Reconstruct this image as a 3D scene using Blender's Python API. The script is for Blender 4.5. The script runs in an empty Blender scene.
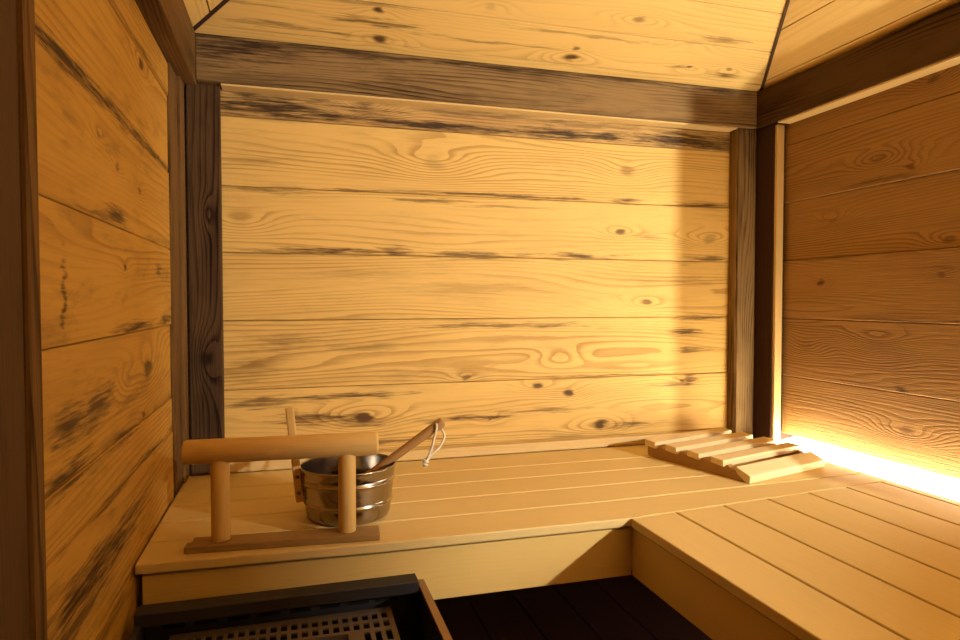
import bpy, bmesh, math, random
from mathutils import Vector, Matrix
random.seed(7)
sc = bpy.context.scene
col = sc.collection
PI = math.pi

# ------------------------------------------------------------------ node helper
class G:
    def __init__(s, name):
        s.m = bpy.data.materials.new(name); s.m.use_nodes = True
        s.t = s.m.node_tree; s.t.nodes.clear()
        s.out = s.t.nodes.new('ShaderNodeOutputMaterial')
    def n(s, typ, **kw):
        x = s.t.nodes.new(typ)
        for k, v in kw.items(): setattr(x, k, v)
        return x
    def put(s, sock, v):
        if isinstance(v, bpy.types.NodeSocket): s.t.links.new(v, sock)
        else: sock.default_value = v
    def math(s, op, a, b=0.0, c=0.0, clamp=False):
        x = s.n('ShaderNodeMath', operation=op, use_clamp=clamp)
        s.put(x.inputs[0], a); s.put(x.inputs[1], b); s.put(x.inputs[2], c)
        return x.outputs[0]
    def xyz(s, a, b, c):
        x = s.n('ShaderNodeCombineXYZ')
        s.put(x.inputs[0], a); s.put(x.inputs[1], b); s.put(x.inputs[2], c)
        return x.outputs[0]
    def noise(s, vec, scale=1.0, detail=2.0, rough=0.5):
        x = s.n('ShaderNodeTexNoise', noise_dimensions='3D')
        s.put(x.inputs['Vector'], vec); x.inputs['Scale'].default_value = scale
        x.inputs['Detail'].default_value = detail; x.inputs['Roughness'].default_value = rough
        return x.outputs[0]
    def step(s, v, a, b, lo=0.0, hi=1.0):
        x = s.n('ShaderNodeMapRange', interpolation_type='SMOOTHSTEP')
        s.put(x.inputs[0], v); x.inputs[1].default_value = a; x.inputs[2].default_value = b
        x.inputs[3].default_value = lo; x.inputs[4].default_value = hi
        return x.outputs[0]
    def mix(s, f, a, b, mode='MIX'):
        x = s.n('ShaderNodeMix', data_type='RGBA', blend_type=mode)
        s.put(x.inputs[0], f); s.put(x.inputs[6], a); s.put(x.inputs[7], b)
        return x.outputs[2]
    def bsdf(s, color, rough=.6, metal=0.0, spec=.3, bump=None, bstr=.2, bdist=.002):
        p = s.n('ShaderNodeBsdfPrincipled')
        s.put(p.inputs['Base Color'], color); s.put(p.inputs['Roughness'], rough)
        p.inputs['Metallic'].default_value = metal; p.inputs['Specular IOR Level'].default_value = spec
        if bump is not None:
            b = s.n('ShaderNodeBump'); b.inputs['Strength'].default_value = bstr; b.inputs['Distance'].default_value = bdist
            s.put(b.inputs['Height'], bump); s.put(p.inputs['Normal'], b.outputs[0])
        s.t.links.new(p.outputs[0], s.out.inputs[0])
        return s.m

def c4(c): return (c[0], c[1], c[2], 1.0)

def wood(name, light, dark, F=55.0, ring=.5, warp=.05, fibre=.18, blotch=.25, edge=0.0, edge_col=(.035, .018, .008),
         knots=(), streaks=(), rough=.62, bump=.25, vary=.12, spec=.25, knot_col=(.06, .022, .008), grime=0.0):
    """sawn wood: growth rings bent around listed knots, fibres, tone blotches, dark bark-edge streaks.
    uv 'uvm' = metres along / across the grain, uv 'aux' = (fraction across the board, board number)"""
    g = G(name)
    uv = g.n('ShaderNodeUVMap', uv_map='uvm'); s1 = g.n('ShaderNodeSeparateXYZ'); g.put(s1.inputs[0], uv.outputs[0])
    ax = g.n('ShaderNodeUVMap', uv_map='aux'); s2 = g.n('ShaderNodeSeparateXYZ'); g.put(s2.inputs[0], ax.outputs[0])
    u, v, fx, pid = s1.outputs[0], s1.outputs[1], s2.outputs[0], s2.outputs[1]
    w = g.math('MULTIPLY', pid, 7.31)
    n1 = g.noise(g.xyz(g.math('MULTIPLY', u, .75), g.math('MULTIPLY', v, 8.0), w), 1.0, 1.5, .4)
    n2 = g.noise(g.xyz(g.math('MULTIPLY', u, 9.0), g.math('MULTIPLY', v, 40.0), w), 1.0, 2.0, .5)
    ph = g.math('MULTIPLY_ADD', g.math('SUBTRACT', n1, .5), warp * 4.0, v)
    ph = g.math('MULTIPLY_ADD', g.math('SUBTRACT', n2, .5), warp * .12, ph)
    kd = None; ks = 0.0
    # distorted coordinates for the dark marks
    du = g.math('MULTIPLY_ADD', g.math('SUBTRACT', n2, .5), .05, u)
    dv = g.math('MULTIPLY_ADD', g.math('SUBTRACT', n2, .5), .022, v)
    for (ku, kv, kr, kdark) in knots:
        a = g.math('MULTIPLY', g.math('SUBTRACT', u, ku), .36 / kr)
        b = g.math('MULTIPLY', g.math('SUBTRACT', v, kv), 1.0 / kr)
        d2 = g.math('MULTIPLY_ADD', a, a, g.math('MULTIPLY', b, b))
        e = g.math('EXPONENT', g.math('MULTIPLY', d2, -.55))
        ph = g.math('MULTIPLY_ADD', e, kr * 2.1, ph); ks = g.math('ADD', ks, e)
        if kdark > 0:
            a = g.math('MULTIPLY', g.math('SUBTRACT', du, ku), .62)
            b = g.math('SUBTRACT', dv, kv)
            dd = g.math('SQRT', g.math('MULTIPLY_ADD', a, a, g.math('MULTIPLY', b, b)))
            dd = g.math('MULTIPLY_ADD', g.math('SUBTRACT', n2, .5), kr * .8, dd); k = g.step(dd, kr * .80, kr * .25, 0.0, kdark)
            kd = k if kd is None else g.math('MAXIMUM', kd, k)
    sn = g.noise(g.xyz(g.math('MULTIPLY', u, 11.0), g.math('MULTIPLY', v, 150.0), w), 1.0, 3.0, .65)
    for (ku, kv, ru, rv, st) in streaks:
        a = g.math('MULTIPLY', g.math('SUBTRACT', du, ku), 1.0 / ru)
        b = g.math('MULTIPLY', g.math('SUBTRACT', dv, kv), 1.0 / rv)
        dd = g.math('SQRT', g.math('MULTIPLY_ADD', a, a, g.math('MULTIPLY', b, b)))
        dd = g.math('MULTIPLY_ADD', g.math('SUBTRACT', sn, .5), 3.6, dd)
        k = g.step(dd, 1.35, -.1, 0.0, st)
        kd = k if kd is None else g.math('MAXIMUM', kd, k)
    fr = g.math('FRACT', g.math('MULTIPLY_ADD', ph, F, w))
    rm = g.math('MULTIPLY', g.step(fr, .38, .90), g.step(fr, 1.0, .93))
    fade = g.step(g.noise(g.xyz(g.math('MULTIPLY', u, 1.1), g.math('MULTIPLY', v, 11.0), g.math('ADD', w, 4.0)), 1.0, 2.0, .5), .35, .68, .15, 1.0)
    if knots: fade = g.math('MULTIPLY_ADD', ks, .6, fade, clamp=True)
    rm = g.math('MULTIPLY', rm, fade)
    fb = g.noise(g.xyz(g.math('MULTIPLY', u, 7.0), g.math('MULTIPLY', v, 260.0), w), 1.0, 3.0, .6)
    bl = g.noise(g.xyz(g.math('MULTIPLY', u, 2.2), g.math('MULTIPLY', v, 9.0), g.math('ADD', w, 9.0)), 1.0, 3.0, .55)
    f = g.math('MULTIPLY_ADD', rm, ring, g.math('MULTIPLY', g.math('SUBTRACT', fb, .5), fibre * 2))
    f = g.math('MULTIPLY_ADD', g.math('SUBTRACT', bl, .5), blotch * 1.6, f)
    pr = g.math('FRACT', g.math('MULTIPLY', g.math('SINE', g.math('MULTIPLY', pid, 12.9898)), 43.758))
    f = g.math('MULTIPLY_ADD', g.math('SUBTRACT', pr, .4), vary, f, clamp=True)
    c = g.mix(f, c4(light), c4(dark))
    if grime > 0:
        gm = g.step(g.noise(g.xyz(g.math('MULTIPLY', u, 5.0), g.math('MULTIPLY', v, 22.0), g.math('ADD', w, 31.0)), 1.0, 5.0, .7), .5, .72, 0.0, grime)
        c = g.mix(gm, c, c4(edge_col))
    if edge > 0:
        en = g.noise(g.xyz(g.math('MULTIPLY', u, 3.2), g.math('MULTIPLY', v, 10.0), g.math('ADD', w, 17.0)), 1.0, 3.0, .6)
        lo = g.step(fx, .13, .01); hi = g.step(fx, .93, .995)
        em = g.math('MULTIPLY', g.math('MAXIMUM', lo, g.math('MULTIPLY', hi, .7)), g.step(en, .5, .68))
        em = g.math('MULTIPLY', em, g.step(sn, .25, .6, .35, 1.0))
        c = g.mix(g.math('MULTIPLY', em, edge), c, c4(edge_col))
    if kd is not None: c = g.mix(kd, c, c4(knot_col))
    h = g.math('MULTIPLY_ADD', rm, -.5, fb)
    return g.bsdf(c, rough, 0.0, spec, h, bump, .0025)

def plain(name, c, rough=.5, metal=0.0, spec=.4, nscale=60.0, namt=.12):
    g = G(name)
    tc = g.n('ShaderNodeTexCoord')
    nz = g.noise(tc.outputs['Object'], nscale, 4.0, .6)
    k = g.mix(g.math('MULTIPLY', nz, namt * 2), c4(c), c4([x * .55 for x in c]))
    return g.bsdf(k, g.math('MULTIPLY_ADD', nz, .12, rough - .06), metal, spec, nz, .05, .001)

def emit(name, c, s):
    g = G(name); e = g.n('ShaderNodeEmission'); e.inputs[0].default_value = c4(c); e.inputs[1].default_value = s
    g.t.links.new(e.outputs[0], g.out.inputs[0]); return g.m

# ------------------------------------------------------------------ mesh helper
_pid = [1.0]
class MB:
    def __init__(s): s.v = []; s.f = []; s.uv = []; s.ax = []; s.mi = []; s.sm = []
    def face(s, idx, uvs, axs, mi=0, smooth=False):
        s.f.append(idx); s.uv.append(uvs); s.ax.append(axs); s.mi.append(mi); s.sm.append(smooth)
    def box(s, lo, hi, g=0, w=None, mi=0, M=None, pid=None):
        """box lo..hi, grain axis g, width axis w (for the fraction across)"""
        if pid is None: _pid[0] += 1.0; pid = _pid[0]
        dims = [hi[i] - lo[i] for i in range(3)]
        if w is None: w = max((i for i in range(3) if i != g), key=lambda i: dims[i])
        base = len(s.v); P = []
        for k in range(8):
            p = Vector((hi[0] if k & 1 else lo[0], hi[1] if k & 2 else lo[1], hi[2] if k & 4 else lo[2])); P.append(p)
            s.v.append((M @ p) if M else p)
        for n, q in ((0, (0, 4, 6, 2)), (0, (1, 3, 7, 5)), (1, (0, 1, 5, 4)), (1, (2, 6, 7, 3)), (2, (0, 2, 3, 1)), (2, (4, 5, 7, 6))):
            o = [i for i in range(3) if i != n]
            if g in o: o.remove(g); a, b = g, o[0]
            else: a, b = o
            s.face([base + i for i in q], [(P[i][a], P[i][b]) for i in q],
                   [((P[i][w] - lo[w]) / max(dims[w], 1e-6), pid) for i in q], mi)
        return s
    def prism(s, pts, off, mi=0, pid=None):
        """a board: planar polygon pts (first edge runs along the grain) thickened by vector off"""
        if pid is None: _pid[0] += 1.0; pid = _pid[0]
        pts = [Vector(p) for p in pts]; off = Vector(off); n = len(pts); base = len(s.v)
        U = (pts[1] - pts[0]).normalized(); N = off.normalized(); W = N.cross(U).normalized()
        vs = [p.dot(W) for p in pts]; v0, v1 = min(vs), max(vs)
        s.v += pts + [p + off for p in pts]
        allp = pts + [p + off for p in pts]
        def add(idx, nn):
            uvs = [(allp[i].dot(U), allp[i].dot(W) + allp[i].dot(N)) for i in idx]
            axs = [((allp[i].dot(W) - v0) / max(v1 - v0, 1e-6), pid) for i in idx]
            s.face([base + i for i in idx], uvs, axs, mi)
        add(list(range(n)), 0); add([n + i for i in reversed(range(n))], 0)
        for i in range(n):
            j = (i + 1) % n; add([j, i, n + i, n + j], 0)
        return s
    def lathe(s, prof, axis0, axis1, seg=40, mi=0, cap=True, pid=None):
        """prof = [(t along, radius)] around the line axis0 -> axis1 (t in metres)"""
        if pid is None: _pid[0] += 1.0; pid = _pid[0]
        A = Vector(axis0); D = (Vector(axis1) - A).normalized()
        X = D.orthogonal().normalized(); Y = D.cross(X); base = len(s.v)
        for (t, r) in prof:
            for k in range(seg):
                a = 2 * PI * k / seg
                s.v.append(A + D * t + (X * math.cos(a) + Y * math.sin(a)) * r)
        for i in range(len(prof) - 1):
            for k in range(seg):
                k2 = (k + 1) % seg
                q = [base + i * seg + k, base + i * seg + k2, base + (i + 1) * seg + k2, base + (i + 1) * seg + k]
                r = max(prof[i][1], prof[i + 1][1]); a0, a1 = 2 * PI * k / seg * r, 2 * PI * (k + 1) / seg * r
                t0, t1 = prof[i][0], prof[i + 1][0]
                s.face(q, [(t0, a0), (t0, a1), (t1, a1), (t1, a0)], [(.5, pid)] * 4, mi, True)
        if cap:
            for i, rev in ((0, True), (len(prof) - 1, False)):
                q = [base + i * seg + k for k in range(seg)]
                if rev: q.reverse()
                s.face(q, [(s.v[j].dot(X), s.v[j].dot(Y)) for j in q], [(.5, pid)] * seg, mi)
        return s
    def tube(s, pts, r, seg=10, mi=0):
        pts = [Vector(p) for p in pts]; base = len(s.v); n = len(pts); up = Vector((.3, .8, .52)).normalized()
        for i, p in enumerate(pts):
            d = (pts[min(i + 1, n - 1)] - pts[max(i - 1, 0)]).normalized()
            X = d.cross(up).normalized(); Y = d.cross(X)
            for k in range(seg):
                a = 2 * PI * k / seg; s.v.append(p + (X * math.cos(a) + Y * math.sin(a)) * r)
        for i in range(n - 1):
            for k in range(seg):
                k2 = (k + 1) % seg
                s.face([base + i * seg + k, base + i * seg + k2, base + (i + 1) * seg + k2, base + (i + 1) * seg + k],
                       [(i * .01, k), (i * .01, k + 1), (i * .01 + .01, k + 1), (i * .01 + .01, k)], [(.5, 1)] * 4, mi, True)
        for i in (0, n - 1):
            q = [base + i * seg + k for k in range(seg)]
            s.face(q, [(0, 0)] * seg, [(.5, 1)] * seg, mi)
        return s
    def build(s, name, mats, parent=None, bevel=0.0, seg=2, kind=None):
        me = bpy.data.meshes.new(name)
        me.from_pydata([tuple(p) for p in s.v], [], s.f)
        a = me.uv_layers.new(name='uvm'); b = me.uv_layers.new(name='aux')
        i = 0
        for k in range(len(s.f)):
            for j in range(len(s.f[k])):
                a.data[i].uv = s.uv[k][j]; b.data[i].uv = s.ax[k][j]; i += 1
        for k, p in enumerate(me.polygons): p.material_index = s.mi[k]; p.use_smooth = s.sm[k]
        for m in (mats if isinstance(mats, (list, tuple)) else [mats]): me.materials.append(m)
        bm = bmesh.new(); bm.from_mesh(me); bmesh.ops.recalc_face_normals(bm, faces=bm.faces); bm.to_mesh(me); bm.free()
        o = bpy.data.objects.new(name, me); col.objects.link(o)
        if parent is not None:
            o.parent = parent; o.matrix_parent_inverse = Matrix.Translation(-parent.location) if parent.type == 'EMPTY' else Matrix()
        if bevel > 0:
            md = o.modifiers.new('bevel', 'BEVEL'); md.width = bevel; md.segments = seg; md.limit_method = 'ANGLE'; md.angle_limit = math.radians(40)
            md.harden_normals = False
        if kind: o['kind'] = kind
        return o

def thing(name, label, cat, loc):
    o = bpy.data.objects.new(name, None); col.objects.link(o); o.location = loc; o.empty_display_size = .05
    o['label'] = label; o['category'] = cat; return o

# ------------------------------------------------------------------ dimensions (metres)
XL, XR, YB = -.269, 1.52, 1.872        # faces of the left, right and back walls
YF = -.95                               # front wall, behind the camera
BT = .414                               # top of the benches
BAY = 1.84                              # the wall of the bay beside the camera
SEAM = [.0, .10, .275, .445, .632, .820, 1.003, 1.181, 1.366, 1.56]

# ------------------------------------------------------------------ materials
PINE_L, PINE_D = (.77, .50, .152), (.36, .16, .025)
BK = [(.405, 1.273, .034, .25), (1.029, 1.285, .030, .45), (1.333, 1.075, .026, .35), (1.002, 1.091, .016, .8), (1.093, .866, .014, .6),
      (.495, .644, .013, .7), (.723, .612, .016, .9), (.827, .586, .02, .95), (.937, .48, .026, .95), (.191, .539, .03, .95), (1.232, .61, .012, .8),
      (.573, .52, .012, .8), (-.13, 1.085, .024, .1), (.80, .70, .02, .1)]
BS = [(1.026, 1.190, .06, .012, .95), (1.30, 1.187, .12, .010, .95), (.62, 1.188, .34, .007, .9), (.20, 1.183, .3, .005, .7), (.08, 1.010, .22, .010, .95), (.287, 1.014, .05, .013, .95), (.50, 1.008, .16, .010, .9), (.85, 1.010, .14, .009, .9), (1.32, 1.010, .10, .012, .9),
      (.13, .604, .20, .010, .9), (-.08, .598, .10, .018, .75), (.06, .545, .11, .016, .9), (.19, .53, .08, .014, .9), (.50, .523, .16, .008, .95), (.75, .535, .16, .007, .7), (1.25, .770, .07, .014, .9), (1.26, .71, .06, .008, .8), (1.26, .612, .03, .02, .9),
      (1.0, .635, .25, .005, .7), (.39, 1.165, .12, .006, .7), (-.06, 1.174, .12, .008, .7), (1.20, .60, .10, .008, .6), (-.02, .755, .10, .03, .45), (.2, .74, .10, .016, .4), (1.03, .475, .09, .010, .8),
      (.62, .797, .28, .009, .75), (-.1, .69, .08, .04, .4), (.30, .468, .18, .008, .8), (1.3, .815, .09, .009, .8), (.62, 1.155, .14, .005, .5), (.35, .66, .2, .02, .3), (1.2, .94, .2, .014, .25), (.5, .91, .2, .02, .2), (-.1, 1.25, .08, .02, .25), (1.1, 1.08, .06, .01, .4), (.2, .95, .18, .016, .2)]
m_back = wood('pine_back_wall', PINE_L, PINE_D, F=64, ring=.55, warp=.06, fibre=.26, blotch=.42, edge=.45, grime=.12, knots=BK, streaks=BS, vary=.14, knot_col=(.085, .034, .009))
m_backtop = wood('stained_top_board', (.60, .37, .125), (.20, .09, .028), F=120, ring=.55, warp=.02, fibre=.4, blotch=.7, edge=.0,
                 knots=[(.204, 1.420, .026, .3)], streaks=[(-.06, 1.398, .20, .045, .95), (.10, 1.388, .20, .026, .95), (.42, 1.380, .40, .014, .95), (.85, 1.384, .3, .018, .95), (1.22, 1.392, .24, .034, .95),
                          (.628, 1.44, .012, .014, .95), (1.18, 1.41, .12, .03, .7), (-.1, 1.43, .12, .02, .8), (.2, 1.42, .04, .03, .7), (.5, 1.425, .3, .01, .5), (.95, 1.42, .3, .010, .5)], knot_col=(.030, .014, .007), grime=.5)
LK = [(1.386, 1.325, .018, .9), (1.419, .742, .040, .8), (1.25, .735, .02, .2), (1.353, 1.08, .014, .6), (1.23, .93, .010, .85), (1.19, 1.09, .012, .5), (1.365, .655, .012, .7), (1.09, 1.12, .012, .4)]
LS = [(1.19, 1.014, .075, .014, .95), (1.05, 1.000, .08, .005, .6), (1.31, .828, .16, .010, .95), (1.58, .83, .1, .010, .9), (.917, .875, .010, .05, .9), (.95, .715, .08, .03, .9), (1.07, .72, .09, .026, .85), (1.25, .70, .1, .010, .5),
      (.93, .652, .14, .020, .95), (1.2, .645, .18, .010, .8), (1.02, .49, .30, .034, 1.0), (1.25, .505, .14, .018, .8), (.95, .455, .2, .02, .8), (1.45, .575, .2, .008, .8), (1.1, .568, .25, .005, .7),
      (1.0, 1.178, .6, .014, 1.0), (1.45, 1.178, .5, .012, .9), (1.3, 1.352, .5, .006, .7), (1.53, .94, .03, .014, .7), (1.3, .40, .2, .02, .7), (1.1, .38, .16, .014, .6)]
m_left = wood('pine_left_wall', (.58, .32, .060), (.22, .092, .012), F=60, ring=.5, warp=.055, fibre=.22, blotch=.45, edge=.55, knots=LK, streaks=LS, knot_col=(.045, .017, .007), grime=.35, vary=.2)
LS = [(u_, v_, a_ * 1.25, b_ * 1.5, min(1.0, t_ * 1.15)) for (u_, v_, a_, b_, t_) in LS]
RK = [(1.25, 1.418, .020, .5), (1.597, .927, .017, .8), (1.563, 1.11, .018, .3), (1.397, 1.255, .022, .3), (1.308, 1.215, .014, .6), (1.198, 1.02, .018, .5), (1.653, .735, .028, .15), (1.30, .53, .026, .25), (1.221, .937, .012, .5), (1.40, .75, .03, .1)]
RS = [(1.324, .640, .022, .012, .95), (1.40, 1.195, .10, .010, .6), (1.25, .955, .07, .004, .6), (1.43, .645, .08, .006, .5), (1.55, 1.0, .12, .005, .5), (1.3, .82, .2, .004, .6)]
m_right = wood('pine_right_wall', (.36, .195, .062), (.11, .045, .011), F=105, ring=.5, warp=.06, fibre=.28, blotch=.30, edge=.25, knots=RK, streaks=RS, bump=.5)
m_ceil = wood('pine_ceiling', (.78, .51, .165), (.38, .18, .032), F=62, ring=.32, warp=.05, fibre=.15, blotch=.3, edge=.15, knots=[(.234, 3.218, .022, .95), (.222, 3.118, .018, .95), (.782, 3.209, .024, .95), (.785, 3.172, .014, .7), (1.176, 3.197, .014, .95), (1.306, 3.186, .012, .6), (.915, 3.039, .022, .5), (.5, 3.06, .02, .2), (1.12, 3.10, .024, .2)],
              streaks=[(.21, 3.163, .12, .016, .8), (-.03, 3.21, .14, .010, .7), (.10, 3.216, .2, .005, .7), (1.31, 3.214, .05, .010, .8), (1.14, 3.199, .05, .009, .7), (.8, 3.12, .25, .006, .5), (.1, 3.10, .2, .006, .5), (1.2, 3.07, .1, .008, .6), (.55, 3.185, .3, .005, .5), (-.05, 3.15, .12, .006, .5)], knot_col=(.075, .026, .007))
m_dark = wood('weathered_dark_beam', (.105, .058, .027), (.020, .010, .007), F=75, ring=.75, warp=.05, fibre=.6, blotch=1.5, edge=.5, rough=.75, bump=.6, spec=.04, vary=.1, knots=[(.72, -.218, .022, .8), (1.1, -.21, .012, .4)], knot_col=(.02, .009, .006), grime=.35)
m_grey = wood('weathered_grey_brown_beam', (.29, .18, .076), (.034, .017, .009), streaks=[(-.14, 1.532, .16, .045, .9), (.12, 1.548, .22, .016, .8), (.48, 1.548, .35, .009, .8), (.95, 1.55, .3, .008, .7), (.3, 1.46, .3, .010, .4), (1.3, 1.545, .12, .012, .7)], knot_col=(.024, .012, .009), F=75, ring=.75, warp=.06, fibre=.6, blotch=1.4, edge=.55, rough=.75, bump=.6, spec=.05, vary=.05, grime=.35)
m_black = wood('charred_board', (.060, .030, .022), (.022, .011, .009), F=120, ring=.4, warp=.03, fibre=.4, blotch=.4, rough=.8, bump=.5, spec=.1)
m_brown = wood('brown_beam', (.19, .10, .034), (.045, .021, .008), F=70, ring=.7, warp=.06, fibre=.5, blotch=1.1, edge=.4, rough=.7, bump=.5, spec=.06, grime=.45)
m_light = wood('pale_batten', (.72, .50, .21), (.50, .30, .09), F=110, ring=.35, warp=.03, fibre=.15, blotch=.15)
m_bench = wood('smooth_aspen', (.74, .54, .225), (.56, .375, .13), F=150, ring=.16, warp=.03, fibre=.30, blotch=.30, rough=.55, bump=.06, vary=.10, spec=.3)
m_fascia = wood('aspen_fascia', (.74, .50, .165), (.56, .35, .095), F=120, ring=.15, warp=.05, fibre=.25, blotch=.5, rough=.6, bump=.06, vary=.05)
m_log = wood('turned_birch', (.76, .49, .165), (.55, .32, .09), F=90, ring=.22, warp=.05, fibre=.3, blotch=.35, rough=.5, bump=.06, vary=.1)
m_base = wood('stained_birch', (.36, .21, .065), (.09, .046, .016), F=90, ring=.3, warp=.05, fibre=.35, blotch=.6, rough=.55, bump=.1, vary=.1, grime=.3)
m_rest = wood('planed_alder', (.80, .61, .33), (.62, .43, .19), F=140, ring=.2, warp=.03, fibre=.2, blotch=.25, rough=.55, bump=.05, vary=.06)
m_restside = wood('alder_side', (.42, .23, .075), (.27, .135, .04), F=140, ring=.2, warp=.03, fibre=.25, blotch=.25, rough=.6, bump=.05, vary=.02)
m_handle = wood('reddish_ladle_wood', (.38, .195, .062), (.20, .088, .026), F=120, ring=.25, warp=.03, fibre=.25, blotch=.3, rough=.45, bump=.05)
m_floor = wood('dark_floor_boards', (.15, .060, .050), (.06, .024, .022), F=100, ring=.3, warp=.04, fibre=.3, blotch=.4, rough=.7, bump=.2, spec=.2)
m_gap = plain('dark_backing', (.02, .011, .006), .9, 0, .1)
m_steel = plain('polished_steel', (.42, .38, .33), .15, 1.0, .5, 25, .05)
_p = [x for x in m_steel.node_tree.nodes if x.type == 'BSDF_PRINCIPLED'][0]
_t = m_steel.node_tree.nodes.new('ShaderNodeTangent'); _t.direction_type = 'RADIAL'; _t.axis = 'Z'
m_steel.node_tree.links.new(_t.outputs[0], _p.inputs['Tangent']); _p.inputs['Anisotropic'].default_value = .8
m_heater = plain('heater_dark_sheet', (.055, .052, .058), .5, .55, .4, 90, .15)
m_grille = plain('heater_perforated_sheet', (.19, .145, .11), .5, .3, .4, 90, .15)
m_inside = plain('heater_inside', (.012, .010, .012), .8, 0, .2)
m_lit_edge = plain('heater_lit_edge_tan', (.36, .21, .10), .45, .3, .4, 60, .12)
m_rope = plain('white_cotton_cord', (.82, .74, .58), .9, 0, .1, 400, .2)
m_screw = plain('screw_steel', (.25, .2, .15), .4, 1.0)
m_alu = plain('aluminium_channel', (.7, .68, .64), .35, .9)
m_white = plain('lamp_porcelain', (.75, .72, .66), .4, 0)
LED = 46.0
BULB = 9400.0
m_led = emit('led_diffuser_glow', (1.0, .87, .62), LED)
m_bulb = emit('bulb_glow', (1.0, .95, .82), BULB)

# ------------------------------------------------------------------ room shell
ST = 'structure'
f = MB(); x = -.30 - .03
k = 0
while x < 1.9:
    f.box((x + .0015, YF - .05, -.025), (x + .135, YB + .05, 0.0), 1); x += .1365
f.box((-.33, YF - .05, -.05), (1.93, YB + .05, -.024), 1, mi=1)
f.build('floor', [m_floor, m_gap], bevel=.002, kind=ST)

def plank_wall(name, mats, along, fixed, a0, a1, seams, out, thick=.024, top_mi=None):
    """boards along x or y standing on the plane fixed; out = +1/-1 is the side the backing stands on"""
    b = MB()
    for i in range(len(seams) - 1):
        z0, z1 = seams[i], seams[i + 1]
        d = random.uniform(0, .0042) if i < len(seams) - 2 else .0
        mi = 1 if (top_mi is not None and i == len(seams) - 2) else 0
        p, q = fixed + out * d, fixed + out * (thick + d)
        lo, hi = min(p, q), max(p, q)
        if along == 'x': b.box((a0, lo, z0 + .0005), (a1, hi, z1 - .0005), 0, 2, mi)
        else: b.box((lo, a0, z0 + .0005), (hi, a1, z1 - .0005), 1, 2, mi)
    p, q = fixed + out * (thick - .004), fixed + out * (thick + .03)
    lo, hi = min(p, q), max(p, q)
    if along == 'x': b.box((a0, lo, seams[0]), (a1, hi, seams[-1]), 0, 2, len(mats) - 1)
    else: b.box((lo, a0, seams[0]), (hi, a1, seams[-1]), 1, 2, len(mats) - 1)
    return b.build(name, mats, bevel=.0026, seg=2, kind=ST)

plank_wall('wall_back', [m_back, m_backtop, m_gap], 'x', YB, -.30, 1.60, SEAM, 1, top_mi=1)
ls = [.0, .105, .27, .40, .568, .6455, .818, .9935, 1.1715, 1.347, 1.4235]
plank_wall('wall_left', [m_left, m_gap], 'y', XL, YF, 1.668, ls, -1)
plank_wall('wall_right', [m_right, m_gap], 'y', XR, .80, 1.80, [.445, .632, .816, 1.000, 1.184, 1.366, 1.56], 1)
b = MB()
b.box((XR + .085, .70, 0), (XR + .11, YB, .60), 1)
b.box((XR + .055, .80, .44), (XR + .085, YB, .60), 1)
b.build('wall_right_lower', m_gap, kind=ST)
plank_wall('wall_front', [m_brown, m_gap], 'x', YF, -.30, 1.90, SEAM, -1)
plank_wall('wall_bay', [m_brown, m_gap], 'y', BAY, YF, .86, SEAM[:-1] + [1.46], 1)
b = MB(); b.box((XR + .02, .80, 0), (BAY + .03, .84, 1.47), 2); b.box((1.47, YF, 1.455), (BAY + .05, .84, 1.49), 1)
b.build('wall_bay_return', m_brown, kind=ST)

# beams along the top of the walls
MB().box((-.229, 1.82, 1.437), (1.47, 1.905, 1.556), 0).build('trim_1', m_grey, bevel=.003, kind=ST)
MB().box((-.31, YF, 1.430), (-.229, 1.905, 1.560), 1).build('trim_2', m_brown, bevel=.004, kind=ST)
MB().box((1.47, YF, 1.437), (1.555, 1.905, 1.556), 1).build('trim_3', m_dark, bevel=.003, kind=ST)
MB().box((-.30, YF - .03, 1.437), (1.60, YF + .05, 1.556), 0).build('trim_4', m_brown, bevel=.003, kind=ST)
# pale strips added under the beams, colouring in their lit undersides
MB().box((-.17, 1.827, 1.4315), (1.4015, YB + .002, 1.4368), 0).build('lit_underside_strip_5', m_light, bevel=.001, kind=ST)
MB().box((1.474, .80, 1.4310), (XR + .002, 1.73, 1.4368), 1).build('lit_underside_strip_6', m_light, bevel=.001, kind=ST)
# corner boards
MB().box((-.256, 1.842, .4145), (-.175, YB + .01, 1.4365), 2).build('trim_7', m_dark, bevel=.003, kind=ST)
cb = MB(); cb.box((-.30, 1.6755, .4145), (-.2665, 1.835, 1.4295), 2); cb.box((-.30, 1.77, .4145), (-.2585, 1.835, 1.4295), 2)
cb.build('trim_8', m_brown, bevel=.003, kind=ST)
cr = MB(); cr.box((1.407, 1.838, .4145), (1.4795, YB + .01, 1.4365), 2); cr.box((1.410, 1.832, .4145), (1.4795, 1.840, 1.4365), 2)
cr.build('trim_9', m_grey, bevel=.003, kind=ST)
MB().box((1.480, 1.7515, .386), (1.56, 1.835, 1.4365), 2).build('trim_10', m_black, bevel=.002, kind=ST)
MB().box((1.4835, 1.741, .386), (1.510, 1.7512, 1.4305), 2).build('trim_11', m_light, bevel=.001, kind=ST)
# pale batten where the back bench meets the wall
MB().box((-.174, 1.845, .4142), (1.4015, YB + .002, .443), 0).build('trim_12', m_light, bevel=.003, kind=ST)
# posts where the room opens into the bay beside the camera
MB().box((-.30, .600, 0), (-.236, .6945, 1.43), 2).build('trim_17', m_dark, bevel=.004, kind=ST)
pl = MB(); pl.box((-.30, .695, 0), (-.232, .727, 1.43), 2); pl.box((-.30, .725, 0), (-.243, .745, 1.43), 2)
pl.build('trim_13', m_brown, bevel=.004, kind=ST)
MB().box((1.453, .70, 0), (1.60, .80, 1.245), 2).build('unseen_cut_post', m_dark, bevel=.004, kind=ST)  # unseen post, cut low so its shadow stays off the ceiling

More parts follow.
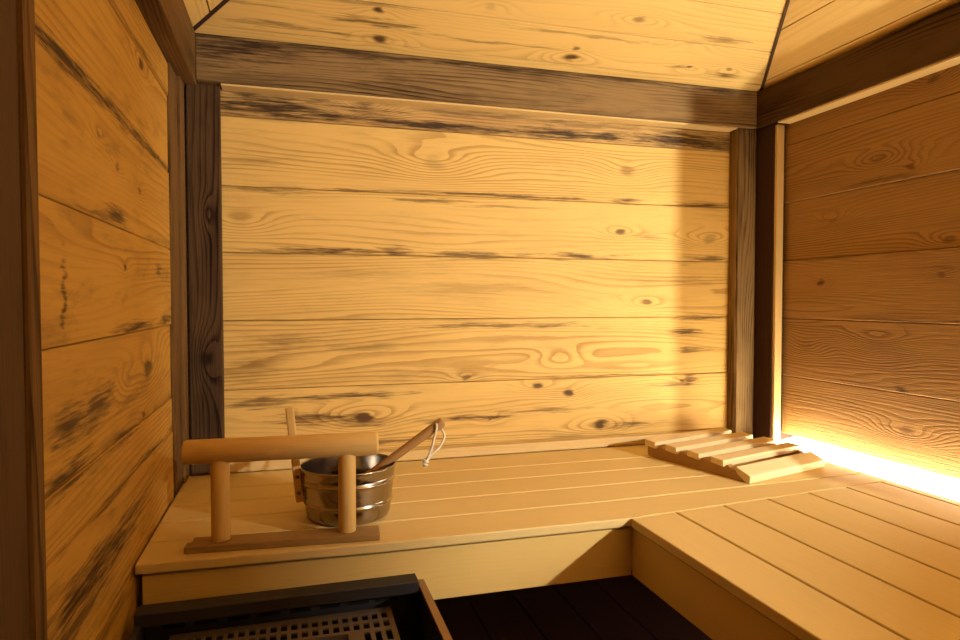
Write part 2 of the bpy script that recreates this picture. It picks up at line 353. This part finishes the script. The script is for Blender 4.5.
# ceiling: four board-clad slopes rising to a flat top
SB, SR, SL = .36, .63, .43       # rise per metre of the back, right and left slopes
ZT = 1.92
ZB = 1.556
ce = MB()
CK = []
def back_pt(xy_y, xl): return None
def hipx_l(d): return -.245 + d * SB / SL  # d = distance in y from the back beam
def hipx_r(d): return 1.487 - d * SB / SR
DT = (ZT - ZB) / SB
rows = [0, .032, .165, .30, .44, .58, .72, .86, DT]
for sgn, y0 in ((-1, 1.825), (1, YF + .04)):
    for i in range(len(rows) - 1):
        a, b_ = rows[i] + .0012, rows[i + 1] - .0012
        P = lambda d, x: Vector((x, y0 + sgn * d, ZB + SB * d))
        pts = [P(a, hipx_l(a)), P(a, hipx_r(a)), P(b_, hipx_r(b_)), P(b_, hipx_l(b_))]
        ce.prism(pts, Vector((0, -sgn * SB, 1)).normalized() * .02 * (1) if False else Vector((0, -sgn * -SB * -1, 1)).normalized() * .02)
# left slope, boards along y
def yl(dx): return 1.825 - dx
WL = (ZT - ZB) / SL
rl = [0, .06, .17, .28, .39, .5, .61, .72, WL]
for i in range(len(rl) - 1):
    a, b_ = rl[i] + .0012, rl[i + 1] - .0012
    P = lambda d, y: Vector((-.245 + d, y, ZB + SL * d)); q = SL / SB
    ce.prism([P(a, 1.825 - a * q), P(a, YF + .04 + a * q), P(b_, YF + .04 + b_ * q), P(b_, 1.825 - b_ * q)], Vector((-SL, 0, 1)).normalized() * .02)
# right slope
WR = (ZT - ZB) / SR
rr = [0, .026, .139, .26, .37, .48, WR]
for i in range(len(rr) - 1):
    a, b_ = rr[i] + .0010, rr[i + 1] - .0010
    q = SR / SB
    P = lambda d, y: Vector((1.487 - d, y, ZB + SR * d))
    ce.prism([P(a, 1.825 - a * q), P(a, YF + .04 + a * q), P(b_, YF + .04 + b_ * q), P(b_, 1.825 - b_ * q)], Vector((SR, 0, 1)).normalized() * .02)
ce.box((hipx_l(DT), YF + .04 + DT, ZT), (hipx_r(DT), 1.825 - DT, ZT + .02), 0)
ceil = ce.build('ceiling', m_ceil, bevel=.0015, kind=ST)
def bar(p, q, w, h, name, m):
    p, q = Vector(p), Vector(q); d = q - p; X = d.normalized(); Z = Vector((0, 0, 1)); Y = Z.cross(X).normalized(); Z = X.cross(Y)
    M = Matrix.Translation(p) @ Matrix((X, Y, Z)).transposed().to_4x4()
    return MB().box((0, -w / 2, -h / 2), (d.length, w / 2, h / 2), 0, M=M).build(name, m, bevel=.001, kind=ST)
bar((1.487, 1.825, ZB), (hipx_r(DT), 1.825 - DT, ZT), .009, .010, 'trim_15', m_dark)
bar((-.245, 1.825, ZB), (hipx_l(DT), 1.825 - DT, ZT), .011, .008, 'trim_16', m_black)

# ------------------------------------------------------------------ benches
bench = thing('sauna_bench', 'pale slatted bench along the back wall carrying the bucket and the headrest', 'bench', (.55, 1.53, 0))
b = MB()
XC = .688

ys = [1.226, 1.347, 1.468, 1.588, 1.702, 1.8449]
xr0 = 1.470
# front lines bent a little at both ends to follow the lens bow
LEAN = [(.022, .005, 0.0, .076), (.010, .002, 0.0, .028), (.004, 0.0, 0.0, .012), (0, 0, 0, .004), (0, 0, 0, 0), (0, 0, 0, 0)]
for i in range(5):
    X4 = [XL + .003, .16, XC, xr0]
    lo_ = [(X4[j], ys[i] + LEAN[i][j] + (.0010 if i else 0), BT - .019) for j in range(4)]
    hi_ = [(X4[j], ys[i + 1] + LEAN[i + 1][j] - .0010, BT - .019) for j in (3, 2, 1, 0)]
    b.prism(lo_ + hi_, (0, 0, .019))
b.build('seat_boards', m_bench, bench, bevel=.0030)
b = MB(); b.prism([(XL + .012, 1.259, .286), (.16, 1.242, .286), (.695, 1.2375, .286), (.695, 1.2575, .286), (.16, 1.262, .286), (XL + .012, 1.279, .286)], (0, 0, .1025)); b.build('front_board', m_fascia, bench, bevel=.0015)
for x in (-.20, .30, 1.0, 1.42): MB().box((x, 1.285, .335), (x + .04, 1.843, .3945), 1).build('bearer', m_gap, bench)
for (x, y) in ((-.2, 1.30), (1.42, 1.36)):
    MB().box((x, y, 0), (x + .04, y + .04, .334), 2).build('leg', m_floor, bench, bevel=.002)

bench2 = thing('sauna_bench', 'pale slatted bench along the right wall with boards running towards the back', 'bench', (1.08, .5, 0))
b = MB()
xs = [.686, .800, .929, 1.058, 1.185, 1.310, 1.432, 1.470]
Y0 = YF + .12
for i in range(7):
    a, c = xs[i] + (.0028 if i else 0), xs[i + 1] - .0028
    ya = 1.2248 if a < XC + .001 else 1.2248 + (a - XC) / .782 * .076
    yc = 1.2248 + max(0, c - XC) / .782 * .076
    b.prism([(a, Y0, BT - .019), (a, ya, BT - .019), (c, yc, BT - .019), (c, Y0, BT - .019)], (0, 0, .019))
b.build('seat_boards', m_bench, bench2, bevel=.0022)
b = MB(); b.box((.6955, Y0, .286), (.7155, 1.2365, .3885), 1); b.build('front_board', m_fascia, bench2, bevel=.0015)
for y in (-.6, 0.1, .7, 1.16): MB().box((.724, y, .335), (1.46, y + .04, .3945), 0).build('bearer', m_gap, bench2)
for (x, y) in ((.735, -.6), (1.40, -.6), (1.40, .6)):
    MB().box((x, y, 0), (x + .04, y + .04, .334), 2).build('leg', m_floor, bench2, bevel=.002)

# ------------------------------------------------------------------ light strip in the gap beside the wall
led = thing('led_light_strip', 'glowing warm white light strip in the slot between bench and right wall', 'light strip', (1.53, .5, .37))
MB().box((1.474, .81, .372), (1.575, 1.738, .384), 1).build('channel', m_alu, led, bevel=.001)
b = MB(); n = 8; prof = [(1.476, .385)]
for k in range(n + 1):
    a = k / n; prof.append((1.476 + .095 * a, .413 + .020 * math.sin(a * PI / 2)))
prof.append((1.571, .385))
bot = [(p[0], .815, p[1]) for p in prof]
b.prism([Vector(p) for p in bot], (0, .920, 0))
b.build('diffuser', m_led, led)

# ------------------------------------------------------------------ lamp beside the camera that lights the room
lamp = thing('wall_lamp', 'small round bulb lamp on the bay wall beside the viewer', 'lamp', (BAY, -.1, 1.0))
MB().lathe([(0, .055), (.012, .055), (.018, .045), (.05, .022), (.196, .02)], (BAY - .0005, -.1, 1.03), (1.6, -.1, 1.03), 32).build('lamp_holder', m_white, lamp)
BR = .020
prof = []
for k in range(1, 16): a = PI * k / 16; prof.append((BR - BR * math.cos(a), BR * math.sin(a)))
MB().lathe(prof, (1.642, -.1, 1.03), (1.5, -.1, 1.03), 24).build('bulb', m_bulb, lamp)

MB().lathe([(0, .02), (0, .182), (.006, .182), (.006, .02)], (1.622, -.1, .940), (1.622, -.1, 1.1), 48).build('added_baffle_disk', m_brown, lamp)  # unseen disk added below the bulb to dim the near bench
MB().box((1.460, -.19, .9465), (1.467, .042, 1.16), 2).build('added_baffle_board', m_brown, lamp)  # unseen board added to block bulb light towards the left wall
MB().box((1.70, -.11, .9465), (BAY, -.09, .955), 0).build('bracket', m_screw, lamp)
# ------------------------------------------------------------------ heater with its guard rail
HX0, HX1 = -.252, .237
ht = thing('sauna_heater', 'dark metal sauna heater with perforated top grille in front of back bench', 'heater', (0, .95, 0))
b = MB()
b.box((HX0, .70, .02), (HX1 - .002, 1.206, .20), 0)
b.build('body', m_heater, ht, bevel=.003)
b = MB(); b.box((HX0, 1.2005, .20), (HX1 - .012, 1.2065, .345), 0)
b.build('back_panel', m_heater, ht)
b = MB()
b.box((HX0, 1.168, .337), (.221, 1.207, .3595), 0); b.build('back_lip', m_heater, ht, bevel=.002)
b = MB(); b.box((HX1 - .013, .66, .20), (HX1, 1.207, .342), 1); sp = b.build('side_panel', m_heater, ht, bevel=.002)
MB().box((HX1 - .0135, .66, .3425), (HX1 + .0005, 1.207, .3460), 1).build('lit_edge', m_lit_edge, sp, bevel=.001)  # tan strip puts the panel's lit top edge into colour
b = MB(); b.box((HX0, .66, .20), (HX0 + .012, 1.19, .342), 1); b.build('side_panel', m_heater, ht, bevel=.002)
b = MB()
for k in range(8): b.box((-.215 + k * .052, 1.1985, .3165), (-.215 + k * .052 + .036, 1.2007, .3245), 0)
b.build('vent_slots', m_inside, ht)
for x in (HX0 + .02, HX1 - .05):
    for y in (.72, 1.15): MB().box((x, y, 0), (x + .03, y + .03, .021), 2).build('foot', m_heater, ht)
b = MB(); b.box((HX0 + .013, .705, .2005), (HX1 - .014, 1.199, .205), 0); b.build('stone_tray', m_inside, ht)
# perforated cover: a sheet with two rows of square holes behind, three columns of slots at each side, open middle
gx0, gx1, gy0, gy1, gz0, gz1 = -.200, .170, .74, 1.186, .3075, .3110
def grid_sheet(mb, xs, ys, hole):
    nx, ny = len(xs) - 1, len(ys) - 1
    solid = [[not hole(i, j) for j in range(ny)] for i in range(nx)]
    vid = {}
    def V(i, j, k):
        if (i, j, k) not in vid: vid[(i, j, k)] = len(mb.v); mb.v.append(Vector((xs[i], ys[j], (gz0, gz1)[k])))
        return vid[(i, j, k)]
    def F(q): mb.face(q, [(mb.v[t].x, mb.v[t].y) for t in q], [(.5, 1)] * 4)
    for i in range(nx):
        for j in range(ny):
            if not solid[i][j]: continue
            F([V(i, j, 1), V(i + 1, j, 1), V(i + 1, j + 1, 1), V(i, j + 1, 1)])
            F([V(i, j, 0), V(i, j + 1, 0), V(i + 1, j + 1, 0), V(i + 1, j, 0)])
            for (di, dj, a, c) in ((-1, 0, (i, j + 1), (i, j)), (1, 0, (i + 1, j), (i + 1, j + 1)), (0, -1, (i, j), (i + 1, j)), (0, 1, (i + 1, j + 1), (i, j + 1))):
                ii, jj = i + di, j + dj
                if 0 <= ii < nx and 0 <= jj < ny and solid[ii][jj]: continue
                F([V(*a, 0), V(*c, 0), V(*c, 1), V(*a, 1)])
# back band with squares
px = .0172; xsq = [gx0]; x = gx0 + .006
while x + .0115 < gx1 - .003: xsq += [x, x + .0105]; x += px
xsq.append(gx1)
ysq = [1.108, 1.1165, 1.1365, 1.147, 1.167, gy1]
g = MB()
grid_sheet(g, xsq, ysq, lambda i, j: i % 2 == 1 and j in (1, 3))
for (xa, xb) in ((.108, gx1), (gx0, gx0 + .062)):
    xx = [xa]; x = xa + .0055 + (.0 if xa > 0 else 0)
    for k in range(3): xx += [x, x + .0105]; x += .0180
    xx.append(xb)
    yy = [1.108]; y = 1.104
    while y - .034 > gy0: yy += [y, y - .034]; y -= .0405
    yy.append(gy0); yy.reverse()
    grid_sheet(g, xx, yy, lambda i, j: i % 2 == 1 and j % 2 == 1)
# solid band beside the opening
for (xa, xb, ya, yb) in ((.088, .108, gy0, 1.108), (gx0 + .062, gx0 + .085, gy0, 1.108)):
    grid_sheet(g, [xa, xb], [ya, yb], lambda i, j: False)
for (lo, hi) in (((gx0, gy0, .205), (gx0 + .003, gy1, gz0)), ((gx1 - .003, gy0, .205), (gx1, gy1, gz0)), ((.088, gy0, .27), (.090, 1.108, gz0)), ((gx0 + .083, gy0, .27), (gx0 + .085, 1.108, gz0)), ((gx0 + .085, 1.116, .27), (.088, 1.108, gz0))):
    g.box(lo, hi, 1)
g.build('grille', m_grille, ht)

gd = thing('guard_rail', 'round log guard rail on two posts at the bench edge before the bucket', 'railing', (-.01, 1.288, BT))
b = MB(); zt = BT + .0005
ga = math.atan2(-.026, .33)
M = Matrix.Translation(Vector((-.011, 1.288, zt))) @ Matrix.Rotation(math.atan2(-.030, .36), 4, 'Z')
b.box((-.178, -.031, 0), (.174, -.004, .0130), 0, M=M); b.box((-.172, -.0055, 0), (.174, .000, .0065), 0, M=M); b.box((-.172, -.0010, 0), (.174, .026, .0115), 0, M=M)
b.build('base_board', m_base, gd, bevel=.0045, seg=3)
def rod(p, q, r, e=.004):
    L = (Vector(q) - Vector(p)).length
    return MB().lathe([(0, r - e), (e * .3, r - e * .3), (e, r), (L - e, r), (L - e * .3, r - e * .3), (L, r - e)], p, q, 32)
rod((-.130, 1.297, zt + .0102), (-.1305, 1.301, .580), .0170).build('post', m_log, gd)
rod((.101, 1.279, zt + .0102), (.1015, 1.281, .582), .0168).build('post', m_log, gd)
rod((-.194, 1.305, .5935), (.1612, 1.276, .5950), .0226, .005).build('top_rail', m_log, gd)

# ------------------------------------------------------------------ bucket and ladle
BX, BY = .115, 1.418
bk = thing('bucket', 'shiny steel water bucket with an upright wooden side handle on back bench', 'bucket', (BX, BY, BT))
z0 = .001
pr = [(z0, .080), (z0 + .003, .0855), (z0 + .010, .0885)]
def wall_r(t): return .0885 + (.1005 - .0885) * (t - .010) / .102
for t in (.018, .030): pr.append((t, wall_r(t)))
for k in range(7): a = PI * k / 6; pr.append((.033 + .007 * k / 6, wall_r(.036) + .0028 * math.sin(a)))
for t in (.045, .06, .074): pr.append((t, wall_r(t)))
for k in range(7): a = PI * k / 6; pr.append((.077 + .008 * k / 6, wall_r(.081) + .0032 * math.sin(a)))
for t in (.092, .105): pr.append((t, wall_r(t)))
for k in range(7): a = PI * k / 6; pr.append((.1085 + .0035 * math.sin(a) * 1.0, wall_r(.1085) + .0018 * math.cos(a) ))
for t in (.10, .06, .02): pr.append((t, wall_r(t) - .0022))
pr += [(.006, .080), (.005, .02), (.005, .001)]
MB().lathe(pr, (BX, BY, BT), (BX, BY, 1), 72).build('pail', m_steel, bk)
# upright wooden handle on the left side
hp, hq = Vector((.0145, 1.4105, .452)), Vector((-.0055, 1.4105, .652))
d = hq - hp; X = d.normalized(); Yv = Vector((0, 1, 0)); Zv = X.cross(Yv)
M = Matrix.Translation(hp) @ Matrix((X, Yv, Zv)).transposed().to_4x4()
hb = MB(); hb.box((0, -.006, -.0085), (d.length, .006, .0085), 0, M=M)
hd = hb.build('handle', m_log, bk, bevel=.003)
for t in (.02, .055):
    c = hp + X * t
    MB().lathe([(0, .0045), (.002, .004), (.003, .001)], c - Yv * .0055, c - Yv * .02, 14).build('screw', m_screw, hd)

la = thing('ladle', 'reddish wooden handled ladle leaning out of the steel bucket with white cord', 'ladle', (.15, 1.41, .44))
tip, low = Vector((.3195, 1.397, .6085)), Vector((.150, 1.412, .4915))
L = (tip - low).length
MB().lathe([(0, .0075), (.004, .0085), (.07, .0092), (L - .006, .0112), (L - .002, .0100), (L, .0075)], low, tip, 28).build('handle', m_handle, la)
cup = []
for (t, r) in ((0, .001), (0, .026), (.003, .030), (.034, .034), (.036, .034), (.036, .0325), (.004, .0285), (.003, .001)): cup.append((t, r))
MB().lathe(cup, (.125, 1.414, .452), (.125, 1.414, .60), 32, cap=False).build('bowl', m_steel, la)
MB().tube([(.150, 1.412, .4915), (.146, 1.412, .488), (.150, 1.413, .480)], .005).build('neck', m_steel, la)
def cat(pts, n=10):
    P = [Vector(p) for p in pts]; P = [P[0]] + P + [P[-1]]; o = []
    for i in range(1, len(P) - 2):
        for k in range(n):
            t = k / n; a, b_, c, e = P[i - 1], P[i], P[i + 1], P[i + 2]
            o.append(.5 * ((2 * b_) + (c - a) * t + (2 * a - 5 * b_ + 4 * c - e) * t * t + (3 * b_ - a - 3 * c + e) * t ** 3))
    o.append(P[-2]); return o
b = MB()
knot = (.2795, 1.392, .5235)
b.tube(cat([(.302, 1.3875, .606), (.301, 1.3845, .594), (.2935, 1.386, .562), (.2865, 1.390, .538), knot]), .0026)
b.tube(cat([(.303, 1.408, .600), (.317, 1.4075, .590), (.3225, 1.400, .573), (.310, 1.394, .553), (.292, 1.391, .538), knot]), .0026)
k = []
for i in range(36):
    a = i / 36 * 4 * PI; k.append((knot[0] + .0042 * math.cos(a) - .0016 * i / 36, knot[1] + .0042 * math.sin(a), knot[2] + .005 - .013 * i / 36))
b.tube(k, .0032)
b.tube([(knot[0] - .001, knot[1], knot[2] - .004), (knot[0] - .004, knot[1], knot[2] - .012)], .003)
b.build('cord_loop', m_rope, la)

# ------------------------------------------------------------------ slatted headrest
hr = thing('headrest', 'wedge shaped slatted wooden headrest lying in the bench corner', 'headrest', (1.095, 1.372, BT + .0005))
U = Vector((-.2669, .9637, 0)); Vv = Vector((.9637, .2669, 0)); ZZ = Vector((0, 0, 1))
M = Matrix.Translation(hr.location) @ Matrix((U, Vv, ZZ)).transposed().to_4x4()
def local_prism(mb, prof, y0, y1, g_along_v=True):
    pts = [M @ Vector((p[0], y0, p[1])) for p in prof]
    mb.prism(pts, (M.to_3x3() @ Vector((0, y1 - y0, 0))))
side = [(0, 0), (.330, 0), (.337, .012), (.337, .028)]
for k in range(4, 0, -1):
    s = .075 + (k - 1) * .078
    side += [(s + .041, .031), (s - .003, .0245), (s - .024, .0265)]
side = [(0.004, 0.0), (.337, 0.0), (.345, .008), (.345, .030)]
for k in range(4, 0, -1):
    s = .074 + (k - 1) * .0775
    side += [(s + .040, .0305), (s + .001, .0265), (s - .006, .036 if k > 1 else .033)]
side += [(.036, .0155), (.012, .004)]
for y in (.006, .312):
    mb = MB(); pts = [M @ Vector((p[0], y, p[1])) for p in side]
    mb.prism(pts, M.to_3x3() @ Vector((0, .018, 0)))
    mb.build('side_panel', m_restside, hr, bevel=.0012)
def slat(prof, y0, y1):
    mb = MB()
    _pid[0] += 1; n = len(prof)
    A = [M @ Vector((p[0], y0, p[1])) for p in prof]; B = [M @ Vector((p[0], y1, p[1])) for p in prof]
    base = len(mb.v); mb.v += A + B
    per = 0.0
    for i in range(n):
        j = (i + 1) % n; w = (Vector(prof[j]) - Vector(prof[i])).length
        mb.face([base + i, base + j, base + n + j, base + n + i], [(y0, per), (y0, per + w), (y1, per + w), (y1, per)], [(.5, _pid[0])] * 4); per += w
    mb.face([base + i for i in range(n)], [(p[0], p[1]) for p in prof], [(.5, _pid[0])] * n)
    mb.face([base + n + i for i in reversed(range(n))], [(p[0], p[1]) for p in reversed(prof)], [(.5, _pid[0])] * n)
    return mb.build('slat', m_rest, hr, bevel=.002, seg=3)
slat([(-.004, .0005), (-.006, .019), (.0, .0225), (.036, .0365), (.044, .031), (.032, .0165), (.012, .0045), (.006, .0005)], 0, .326)
for k in range(4):
    s = .0735 + k * .0775; dz = .0015 * k
    slat([(s, .027 + dz * .5), (s - .0005, .0445 + dz), (s + .040, .0475 + dz), (s + .0405, .0312 + dz * .5)], -.002 - .001 * k, .336)

# ------------------------------------------------------------------ camera, world, colour
cam = bpy.data.cameras.new('camera'); co = bpy.data.objects.new('camera', cam); col.objects.link(co)
cam.sensor_width = 36.0; cam.lens = 653.4 / 960 * 36.0; cam.clip_start = .02
yaw, pit, rol = math.radians(16.12), math.radians(1.713), math.radians(.036)
co.matrix_world = (Matrix.Translation((0, 0, .874)) @ Matrix.Rotation(-yaw, 4, 'Z') @ Matrix.Rotation(PI / 2 - pit, 4, 'X') @ Matrix.Rotation(-rol, 4, 'Z'))
sc.camera = co
w = bpy.data.worlds.new('world'); sc.world = w; w.use_nodes = True
w.node_tree.nodes['Background'].inputs[0].default_value = (1, .75, .45, 1); w.node_tree.nodes['Background'].inputs[1].default_value = .02
vs = sc.view_settings; vs.view_transform = 'Standard'; vs.look = 'None'; vs.gamma = 1.0; vs.use_curve_mapping = False
vs.exposure = 0.0
sc.cycles.max_bounces = 8; sc.cycles.diffuse_bounces = 3
